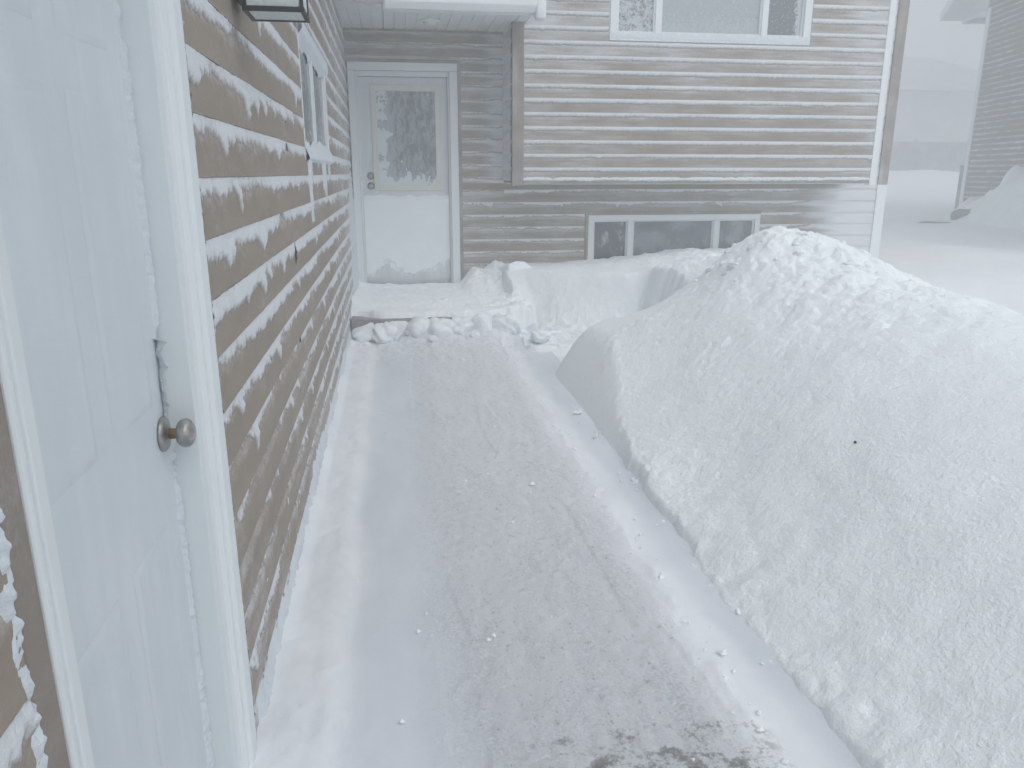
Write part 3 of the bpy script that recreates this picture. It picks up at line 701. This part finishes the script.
def pile_z(x, y):
    z = pile_base(x, y)
    rough = .12+.88*sstep(1.3, 2.4, x)*sstep(1.5, 4.2, y)
    crest = sstep(.42, .90, z)*sstep(2.4, 3.6, y)+.5*sstep(6.6,7.2,y)*sstep(1.9,2.5,x)
    z = z+rough*(.020*fbm(x*2.4, y*2.4, 401, 2)+.0045*fbm(x*9, y*9, 402, 3, .5)+.010*sstep(2.6,4.2,y)*fbm(x*5, y*5, 416, 4, .6))+.009*fbm(x*2.2,y*2.2,415,2)
    z = z+.022*crest*lumps(x*6, y*6, 403)+.020*crest*lumps(x*13, y*13, 404)+(.010*crest)*lumps(x*26, y*26, 405)
    z = z+.0014*lumps(x*48, y*48, 408)+.0016*fbm(x*62, y*62, 410, 2)
    z = z+(.004+.008*sstep(2.5,4,y))*lumps(x*15, y*15, 406)*sstep(.1,.5,vnoise(x*3.5, y*3.5, 407))+.004*lumps(x*30, y*30, 417)*sstep(2.2,3.5,y)
    return z
def edge_x(y):
    e = 1.07+.012*fbm(y*2.5, y*0, 411, 3)+.010*fbm(y*11, y*0, 412, 3)*sstep(4.6, 3.4, y)-.022*lumps(y*6, y*0+.5, 413)*sstep(4.1,3.5,y)*sstep(1.5,2.2,y)-.010*lumps(y*17, y*0+.5, 414)*sstep(4.1,3.5,y)
    return e-.035*sstep(3.4, 2.2, y)+.40*sstep(5.12, 5.80, y)
gx = np.concatenate([[1.0], np.linspace(1.01, 2.0, 150), np.linspace(2.008, 3.6, 190), np.linspace(3.62, 6.2, 80)])
gy = np.concatenate([np.linspace(-2.5, .6, 120), np.linspace(.612, 3.2, 310), np.linspace(3.21, 5.6, 240), np.linspace(5.612, 8.19, 200)])
XX, YY = np.meshgrid(gx, gy, indexing='ij')
Zp = pile_z(XX, YY)
e1 = edge_x(YY)
# shovelled face: leaning back at the far end, low and crumbly towards the camera
face = .035+.285*sstep(3.2, 4.9, YY)
t_ = np.clip((XX-e1)/face, 0, 1)
k = np.where(YY > 3.2, (1-(1-t_)**1.9)*sstep(3.2,4,YY)+sstep(0,1,t_)*(1-sstep(3.2,4,YY)), sstep(0, 1, t_))
Zp = -.05+(Zp+.05)*k
lip = sstep(e1, e1+.022, XX)*sstep(3.7, 3.0, YY); Zp = Zp+lip*(.022+.010*fbm(XX*7, YY*7, 441, 3)+.012*lumps(XX*14, YY*14, 442)*sstep(e1+.16,e1+.02,XX))*(1-.8*sstep(e1+.1, e1+.5, XX))
# the drift by the house starts at its own left end
drift = pile_z(XX, YY); drift = -.05+(drift+.05)*sstep(1.02, 1.12, XX+.03*fbm(YY*4, YY*0, 422, 3))
wl_ = sstep(5.8, 6.2, YY); Zp = Zp*(1-wl_)+drift*wl_
# hollow shovelled out between the pile and the drift
ycut = 6.48+.05*fbm(XX*2, XX*0, 421, 3)+.10*sstep(1.5,1.25,XX)
xcut = 2.28+.05*fbm(YY*4, YY*0, 424, 3)
H = sstep(5.58, 5.80, YY)*(1-sstep(ycut, ycut+.26+.95*sstep(2.15, 1.15, XX), YY))*(1-sstep(xcut-.16, xcut, XX))
floor_ = -.005+.03*(.4+fbm(XX*5, YY*5, 423, 4))+.10*sstep(1.3,2.1,XX)+.02*lumps(XX*8,YY*8,425)
Zp = Zp*(1-H)+H*np.minimum(Zp, floor_)
Xd = XX+(.006*fbm(YY*6, Zp*9, 431, 3))*sstep(.02,.2,Zp)*sstep(1.0,1.3,XX)
pile = grid_mesh('snow_pile', np.stack([Xd, YY, Zp], -1), M['snow'], None, None)
tag(pile, 'huge heap of shovelled snow along the right of the path, cresting below the windows', 'snow pile')

# doorstep under its snow
step = tag(empty('doorstep', (.3, 6.6, 0)), 'low concrete doorstep buried in snow before the front door', 'doorstep')
MB().box(WX+.02, 1.06, 6.62, FY-.03, -.1, .155).build('slab', M['concrete'], step, .01)
sx = np.linspace(WX+.012, 1.20, 170); sy = np.linspace(6.50, FY-.005, 190)
XX, YY = np.meshgrid(sx, sy, indexing='ij')
Z = .205+.010*fbm(XX*3, YY*6, 501, 4)+.005*fbm(XX*22, YY*22, 502, 3)+.012*fbm(XX*7, YY*11, 512, 3)-.02*sstep(7.2,7.0,YY)*sstep(6.7,6.9,YY)
Z += .17*sstep(.66, .84, XX+.05*fbm(YY*5,YY*0,503,3))*sstep(7.45, 8.1, YY+.08*fbm(XX*6, XX*0, 504, 3))*(1+.2*fbm(XX*7,YY*7,510,3))
Z += .05*np.exp(-((XX+.42)/.13)**2)*(1+.6*fbm(YY*3, YY*0, 505, 3))+.035*sstep(7.9, 8.2, YY)
Z += .03*sstep(.9,1.15,XX)*(1+fbm(XX*9,YY*9,506,3))+.03*lumps(XX*5,YY*7,511)*sstep(.6,.9,XX)*sstep(7.6,6.9,YY)
fe = 6.60+.035*fbm(XX*4, XX*0, 507, 4)+.015*lumps(XX*7, XX*0+.3, 508)
kw = .045+.25*sstep(-.12,-.34,XX)
kk = sstep(fe-.035-.0*kw, fe+kw, YY)
Z = .0+(Z-.0)*kk
# a stretch of the riser stays open on the left
opn = sstep(-.28,-.18,XX+.05*fbm(YY*20,XX*9,514,3))*sstep(.16,.10,XX+.06*fbm(XX*9,YY*9,513,3))
Z = np.where((YY < 6.63) & (opn > .5), np.minimum(Z, .155-.3*(6.63-YY)*6), Z)
grid_mesh('snow_layer', np.stack([XX, YY, Z-.004], -1), M['snow_soft'], step)

# loose clods, one kind built once per shape and copied
def clod_mesh(i, r=1.0):
    import bmesh
    bm = bmesh.new(); bmesh.ops.create_icosphere(bm, subdivisions=4, radius=1)
    for v in bm.verts:
        c = v.co; d = 1+.26*float(fbm(c.x*1.3+i*7, c.y*1.3+c.z*1.7, 600+i, 3, .5))+.05*float(fbm(c.x*6+c.z*3, c.y*6-c.z*2, 620+i, 2))
        q = 2.6; m_ = (abs(c.x)**q+abs(c.y)**q+abs(c.z)**q)**(1/q)
        v.co = c/m_*d
    me = bpy.data.meshes.new('snow_chunk'); bm.to_mesh(me); bm.free(); me.materials.append(M['snow'])
    me.polygons.foreach_set('use_smooth', [True]*len(me.polygons)); return me
shapes = [clod_mesh(i) for i in range(5)]
CS = 1.12
clods = [ # x, y, z, (sx,sy,sz), label
 (-.10,6.44,.05,(.085,.075,.085),'round snow clod lying alone before the dark riser of the doorstep'),
 (.20,6.52,.07,(.10,.09,.085),'broad snow chunk against the doorstep, first right of the bare riser'),
 (.38,6.49,.065,(.11,.09,.09),'large lumpy snow chunk against the middle of the doorstep'),
 (.57,6.52,.075,(.10,.08,.085),'snow chunk against the doorstep, between the large lump and the tall one'),
 (.74,6.50,.085,(.09,.08,.10),'tall narrow snow chunk near the right end of the doorstep'),
 (.92,6.50,.08,(.11,.09,.095),'snow chunk at the right end of the doorstep beside the drift'),
 (.66,6.38,.03,(.04,.04,.035),'small snow lump fallen in front of the doorstep chunks'),
 (.30,6.34,.025,(.035,.03,.025),'tiny snow lump fallen before the broad doorstep chunk'),
 (-.26,6.50,.05,(.09,.10,.055),'flat snow lump at the left end of the doorstep by the side wall'),
 (1.18,6.16,.06,(.07,.05,.045),'snow lump in the gap between the shovelled pile and the drift'),
]
for i, (x, y, z, s, lab) in enumerate(clods):
    o = bpy.data.objects.new('snow_chunk', shapes[i % 5]); COL.objects.link(o)
    o.location = (x,y,z*.95); o.scale = tuple(q*CS for q in s); o.rotation_euler = (random.uniform(-.3,.3), random.uniform(-.3,.3), random.uniform(0,6))
    tag(o, lab, 'snow chunk', 'loose snow chunks around the doorstep')
r3 = random.Random(5)
for i in range(48):
    if i < 40:
        a_ = r3.uniform(0, 1); x = 2.0+1.2*a_+r3.gauss(0, .10); y = 4.75-.8*a_+r3.gauss(0, .28); lab = 'small snow clod half sunk in the crest of the snow pile'; grp = 'snow clods on the crest of the pile'; q = r3.choice((.016,.02,.026,.034))
    else:
        y = r3.uniform(1.5, 5.0); x = 1.05+r3.gauss(0, .010); lab = 'small snow crumb fallen at the foot of the snow pile beside the path'; grp = 'snow crumbs fallen at the foot of the pile'; q = r3.choice((.006,.008,.011))
    z = float(pile_z(np.array(x), np.array(y))) if i < 40 else .0
    o = bpy.data.objects.new('snow_clod', shapes[r3.randrange(5)]); COL.objects.link(o)
    o.location = (x, y, z-q*(.35 if i < 40 else -.1)); o.scale = (q*r3.uniform(.9,1.5), q*r3.uniform(.8,1.3), q*r3.uniform(.6,.9)); o.rotation_euler = (r3.uniform(-.5,.5), r3.uniform(-.5,.5), r3.uniform(0,6))
    tag(o, lab, 'snow clod', grp)
# crusty block tipped on the drift
bk = MB().prism([(-.13,0),(.12,-.02),(.15,.07),(.05,.14),(-.05,.13),(-.14,.08)], 'y', -.06, .07).build('snow_block', M['snow'], None, .018, True)
bk.location = (1.24, 7.72, .365); bk.rotation_euler = (R(-14), R(10), R(15))
tag(bk, 'tilted slab of crusted snow lying on the drift against the basement siding', 'snow block')

# crumbs nobody could count
vs = []; fs = []; base = [(0,0,1),(1,0,0),(0,1,0),(-1,0,0),(0,-1,0),(0,0,-.6)]; bf = [(0,1,2),(0,2,3),(0,3,4),(0,4,1),(5,2,1),(5,3,2),(5,4,3),(5,1,4)]
def path_top(x, y): return float(-.010+.006*fbm(x*2.2, y*1.3, 301, 3))
for i in range(330):
    if i < 120: y = rng.uniform(1.2, 6.3); x = .87+rng.normal(0, .03)
    elif i < 160: y = rng.uniform(1.2, 5.3); x = 1.05-abs(rng.normal(0, .04))
    elif i < 240: y = rng.uniform(5.6, 6.55); x = rng.uniform(-.2, 1.2)
    else: y = rng.uniform(1.2, 6.3); x = rng.uniform(-.25, .95)
    r = abs(rng.normal(0, .0040))+.003
    if rng.random() < .04: r *= 2.2
    q = np.array(base)*r*rng.uniform(.6, 1.3, (6,1)); a = rng.uniform(0, 6.28)
    q = np.stack([q[:,0]*math.cos(a)-q[:,1]*math.sin(a)+x, q[:,0]*math.sin(a)+q[:,1]*math.cos(a)+y, q[:,2]*.8+path_top(x,y)+r*.55], -1)
    nb = len(vs); vs += q.tolist(); fs += [tuple(k+nb for k in f) for f in bf]
me = bpy.data.meshes.new('snow_crumbs'); me.from_pydata(vs, [], fs); me.materials.append(M['snow_soft']); me.update()
tag(link('snow_crumbs', me, None, False), 'fine snow crumbs strewn over the path', 'snow crumbs', None, 'stuff')

# specks on the pile
def on_pile(px, py):
    d = ray(px, py)
    for k in range(200, 900):
        q = Vector((0,0,CAMH))+d*(k*.01)
        if q.x > 1.1 and q.z < float(pile_z(np.array(q.x), np.array(q.y))): return q
    return Vector((1.5,2,.4))
a = on_pile(777, 592); b2 = on_pile(779, 608)
mb = MB(); dd = (b2-a); mb.lathe([(0,.0008),(dd.length*.5,.0013),(dd.length,.0007)], a+Vector((0,0,.006)), dd, 6)
tag(mb.build('twig', M['twig']), 'thin dark twig lying on the lower slope of the snow pile', 'twig')
q = on_pile(855, 444); me = MB().lathe([(0,.002),(.003,.006),(.008,.005),(.011,.001)], q+Vector((0,0,.002)), (0,0,1), 10)
tag(me.build('pebble', M['twig'], None, 0, True), 'single dark pebble on the middle slope of the snow pile', 'pebble')
q = on_pile(822, 556); me = MB().lathe([(0,.001),(.002,.004),(.006,.003),(.008,.001)], q+Vector((0,0,.002)), (0,0,1), 8)
tag(me.build('dirt_clod', M['dark_clump'], None, 0, True), 'tiny brown dirt clod on the snow pile between twig and pebble', 'dirt clod')

# ================================================================== NEIGHBOUR AND BEYOND
NA = R(-15)
nb = tag(empty('neighbour_house', (14.6, 18.5, .3), NA), 'brown sided gable house with white eaves, faded by blowing snow, at the right', 'house')
# local frame: the gable wall lies on local x = 0 and runs from the far corner (y = 0) towards the road (y < 0)
def local(o):
    o.matrix_parent_inverse = Matrix(); return o
EV, ND = 5.52, 9.6; slope = .50; top = EV+ND/2*slope
vs = []; fs = []; z = -.6; pz = .127
while z < top-.01:
    zt = min(z+pz, top-.005)
    h = lambda q: 0 if q <= EV else (q-EV)/slope
    a, b_ = h(z), h(zt); n0 = len(vs)
    vs += [(-.018,-a,z),(-.018,-ND+a,z),(-.004,-ND+b_,zt),(-.004,-b_,zt),(0,-a,z),(0,-ND+a,z)]
    fs += [(n0,n0+1,n0+2,n0+3),(n0+4,n0+5,n0+1,n0)]; z += pz
me = bpy.data.meshes.new('gable_wall'); me.from_pydata(vs, [], fs); me.materials.append(M['sid_neigh']); me.update()
local(link('gable_wall', me, nb))
local(MB().box(.01, 11, -ND+.01, -.01, -.8, EV).prism([(-.02,EV+.001),(-ND+.02,EV+.001),(-ND/2,top-.02)], 'x', .01, 11).build('wall_core', M['wall_in'], nb))
local(MB().box(-.035, .12, -.14, .03, -.6, EV-.58).build('corner_trim', M['white_trim'], nb, .004))
OV = 1.32; RK = .60
def rp(y, dz): return (y, EV+(-y)*slope+dz) if y > -ND/2 else (y, EV+(ND+y)*slope+dz)
local(MB().prism([rp(OV,.06), rp(-ND/2,.06), rp(-ND-OV,.06), rp(-ND-OV,.26), rp(-ND/2,.26), rp(OV,.26)], 'x', -RK+.003, 11.4).build('roof', M['shingle'], nb))
local(MB().prism([rp(OV,.02), rp(-ND/2,.02), rp(-ND-OV,.02), rp(-ND-OV,.24), rp(-ND/2,.24), rp(OV,.24)], 'x', -RK-.03, -RK).build('rake_board', M['white_trim'], nb))
local(MB().prism([rp(OV,.030), rp(-ND/2,.030), rp(-ND-OV,.030), rp(-ND-OV,.056), rp(-ND/2,.056), rp(OV,.056)], 'x', -RK+.004, -.02).build('rake_soffit', M['soffit'], nb))
local(MB().box(-.02, 11, .035, OV-.10, EV-.60, EV-.57).build('soffit', M['soffit'], nb))
local(MB().prism([(.032,EV-.565),(OV-.04,EV-.565),(.032,EV-.06)], 'x', -.03, .0).build('eave_return', M['soffit'], nb))
local(MB().box(-.06, 11, OV-.08, OV+.05, EV-.72, EV-.60).build('gutter', M['white_trim'], nb, .01))
local(MB().box(-.055, -.0, .035, OV-.085, EV-.67, EV-.603).build('eave_trim', M['white_trim'], nb, .004))
def world_at(px, py, Y):
    d = ray(px, py); t_ = Y/d.y; return (d.x*t_, Y, CAMH+d.z*t_)
x, y, z = world_at(959, 206, 19.4)
pst = MB().box(-.075,.075,-.075,.075,-.2,1.02).box(-.09,.09,-.09,.09,1.022,1.07).build('wooden_post', M['fence'], None, .01)
pst.location = (x, y, z); tag(pst, 'short brown post standing in snow left of the neighbouring house corner', 'post')
x, y, z = world_at(964, 219, 16.9)
cl = bpy.data.objects.new('soil_heap', shapes[1].copy()); COL.objects.link(cl); cl.data.materials.clear(); cl.data.materials.append(M['dark_clump'])
cl.location = (x, y, z+.04); cl.scale = (.28,.25,.17); tag(cl, 'low dark heap of soil poking from snow at the corner of the neighbouring house', 'soil heap')
x, y, z = world_at(937, 225, 16.6)
ed = bpy.data.objects.new('garden_edging', shapes[2].copy()); COL.objects.link(ed); ed.data.materials.clear(); ed.data.materials.append(M['dark_clump'])
ed.location = (x, y, z); ed.scale = (.52,.18,.07); tag(ed, 'flat dark garden edging half buried in snow left of the soil heap', 'edging')
# drift against the neighbour's gable
dx = np.linspace(11.5, 20, 190); dy = np.linspace(10, 19.2, 200); XX, YY = np.meshgrid(dx, dy, indexing='ij')
ca, sa = math.cos(NA), math.sin(NA)
LX = (XX-14.6)*ca+(YY-18.5)*sa; LY = -(XX-14.6)*sa+(YY-18.5)*ca
rg = .0+.42*np.clip(-LY-.30, 0, 2.6)+.16*sstep(.25,.5,vnoise(LY*2.2, LY*0, 702))+.05*fbm(XX*4, YY*4, 703, 3)
Z = yard_z(XX, YY)-.06+rg*sstep(-.95, -.2, LX+.15*fbm(XX*1.5,YY*1.5,704,2))*sstep(.0, -.3, LY)*sstep(-7.0,-4.0,LY)
Z = np.where(LX > .0, np.minimum(Z, .2), Z)
tag(grid_mesh('snow_drift', np.stack([XX, YY, Z], -1), M['snow_soft']), 'wind blown drift banked against the neighbouring brown gable', 'snow drift')

# fence far behind
fc = tag(empty('fence', (24, 30.5, 1.3)), 'low board fence faint in the whiteout between the two houses', 'fence')
pn = MB(); xx = 12.0
while xx < 34:
    pn.box(xx, xx+.13, 30.45, 30.47, 1.2, 2.62+random.uniform(-.01,.01)); xx += .145
pn.build('boards', M['fence'], fc)
MB().box(12, 34, 30.475, 30.52, 1.7, 1.78).box(12, 34, 30.475, 30.52, 2.35, 2.43).build('rail', M['fence'], fc)
for i in range(10):
    MB().box(12+i*2.4, 12.1+i*2.4, 30.525, 30.62, 1.0, 2.7).build('post', M['fence'], fc)
fh = tag(empty('distant_house', (26, 40, 1.5)), 'grey hip roofed house barely visible through the haze behind the fence', 'house')
MB().box(17, 36, 40, 50, 1, 5.6).build('wall', M['far_wall'], fh)
v = [(16.3,39.4,5.6),(36.7,39.4,5.6),(36.7,50.6,5.6),(16.3,50.6,5.6),(21,45,8.0),(32,45,8.0)]
MB().add(v, [(0,1,5,4),(1,2,5),(2,3,4,5),(3,0,4),(3,2,1,0)]).build('roof', M['far_roof'], fh)

# ================================================================== AIR, LIGHT, CAMERA
hz = MB().box(-95, 165, -95, 225, -3, 14).build('haze', bpy.data.materials.new('blowing_snow_air'))
hm = hz.data.materials[0]; hm.use_nodes = True; nt = hm.node_tree; nt.nodes.clear()
o_ = nt.nodes.new('ShaderNodeOutputMaterial'); pv = nt.nodes.new('ShaderNodeVolumePrincipled')
pv.inputs['Color'].default_value = (.93,.955,.975,1); pv.inputs['Density'].default_value = .040; pv.inputs['Anisotropy'].default_value = .2
nt.links.new(pv.outputs[0], o_.inputs['Volume']); tag(hz, 'pale blowing snow in the air', 'haze', None, 'stuff')

wd = bpy.data.worlds.new('World'); sc.world = wd; wd.use_nodes = True
nt = wd.node_tree; nt.nodes.clear()
SUN_EL, SUN_AZ = 56, 152           # compass-like: azimuth from +Y towards +X
sky = nt.nodes.new('ShaderNodeTexSky'); sky.sky_type = 'NISHITA'; sky.sun_disc = False
sky.sun_elevation = R(SUN_EL); sky.sun_rotation = R(SUN_AZ); sky.dust_density = 4; sky.air_density = 1.2
hs = nt.nodes.new('ShaderNodeHueSaturation'); hs.inputs['Saturation'].default_value = .26; hs.inputs['Value'].default_value = 1.0
bg = nt.nodes.new('ShaderNodeBackground'); bg.inputs['Strength'].default_value = .13
wo = nt.nodes.new('ShaderNodeOutputWorld')
nt.links.new(sky.outputs[0], hs.inputs['Color']); mt = nt.nodes.new('ShaderNodeMix'); mt.data_type = 'RGBA'; mt.blend_type = 'MULTIPLY'; mt.inputs[0].default_value = 1; mt.inputs[7].default_value = (.965,.99,1.0,1)
nt.links.new(hs.outputs[0], mt.inputs[6]); nt.links.new(mt.outputs[2], bg.inputs[0]); nt.links.new(bg.outputs[0], wo.inputs[0])
ld = bpy.data.lights.new('sun', 'SUN'); ld.energy = .6; ld.angle = R(80); ld.color = (.99,1,1)
lo = bpy.data.objects.new('sun', ld); COL.objects.link(lo)
sd_ = Vector((math.sin(R(SUN_AZ))*math.cos(R(SUN_EL)), math.cos(R(SUN_AZ))*math.cos(R(SUN_EL)), math.sin(R(SUN_EL))))
lo.rotation_euler = (-sd_).to_track_quat('-Z', 'Y').to_euler(); lo.location = (3,-3,9)

cam = bpy.data.cameras.new('camera'); co = bpy.data.objects.new('camera', cam); COL.objects.link(co); sc.camera = co
cam.sensor_width = 36; cam.lens = 770/1024*36; cam.clip_start = .05; cam.clip_end = 1500
p, yv = R(15.3), R(8.7)
f = Vector((math.sin(yv)*math.cos(p), math.cos(yv)*math.cos(p), -math.sin(p)))
r_ = Vector((math.cos(yv), -math.sin(yv), 0)); u_ = r_.cross(f)
mtx = Matrix((r_, u_, -f)).transposed().to_4x4(); mtx.translation = (0,0,CAMH); co.matrix_world = mtx
cam.dof.use_dof = False
sc.view_settings.view_transform = 'Standard'; sc.view_settings.look = 'None'; sc.view_settings.gamma = 1
sc.view_settings.exposure = 0.36; sc.view_settings.use_curve_mapping = False
sc.cycles.volume_bounces = 2; sc.cycles.max_bounces = 10; sc.cycles.diffuse_bounces = 6; sc.cycles.use_denoising = True
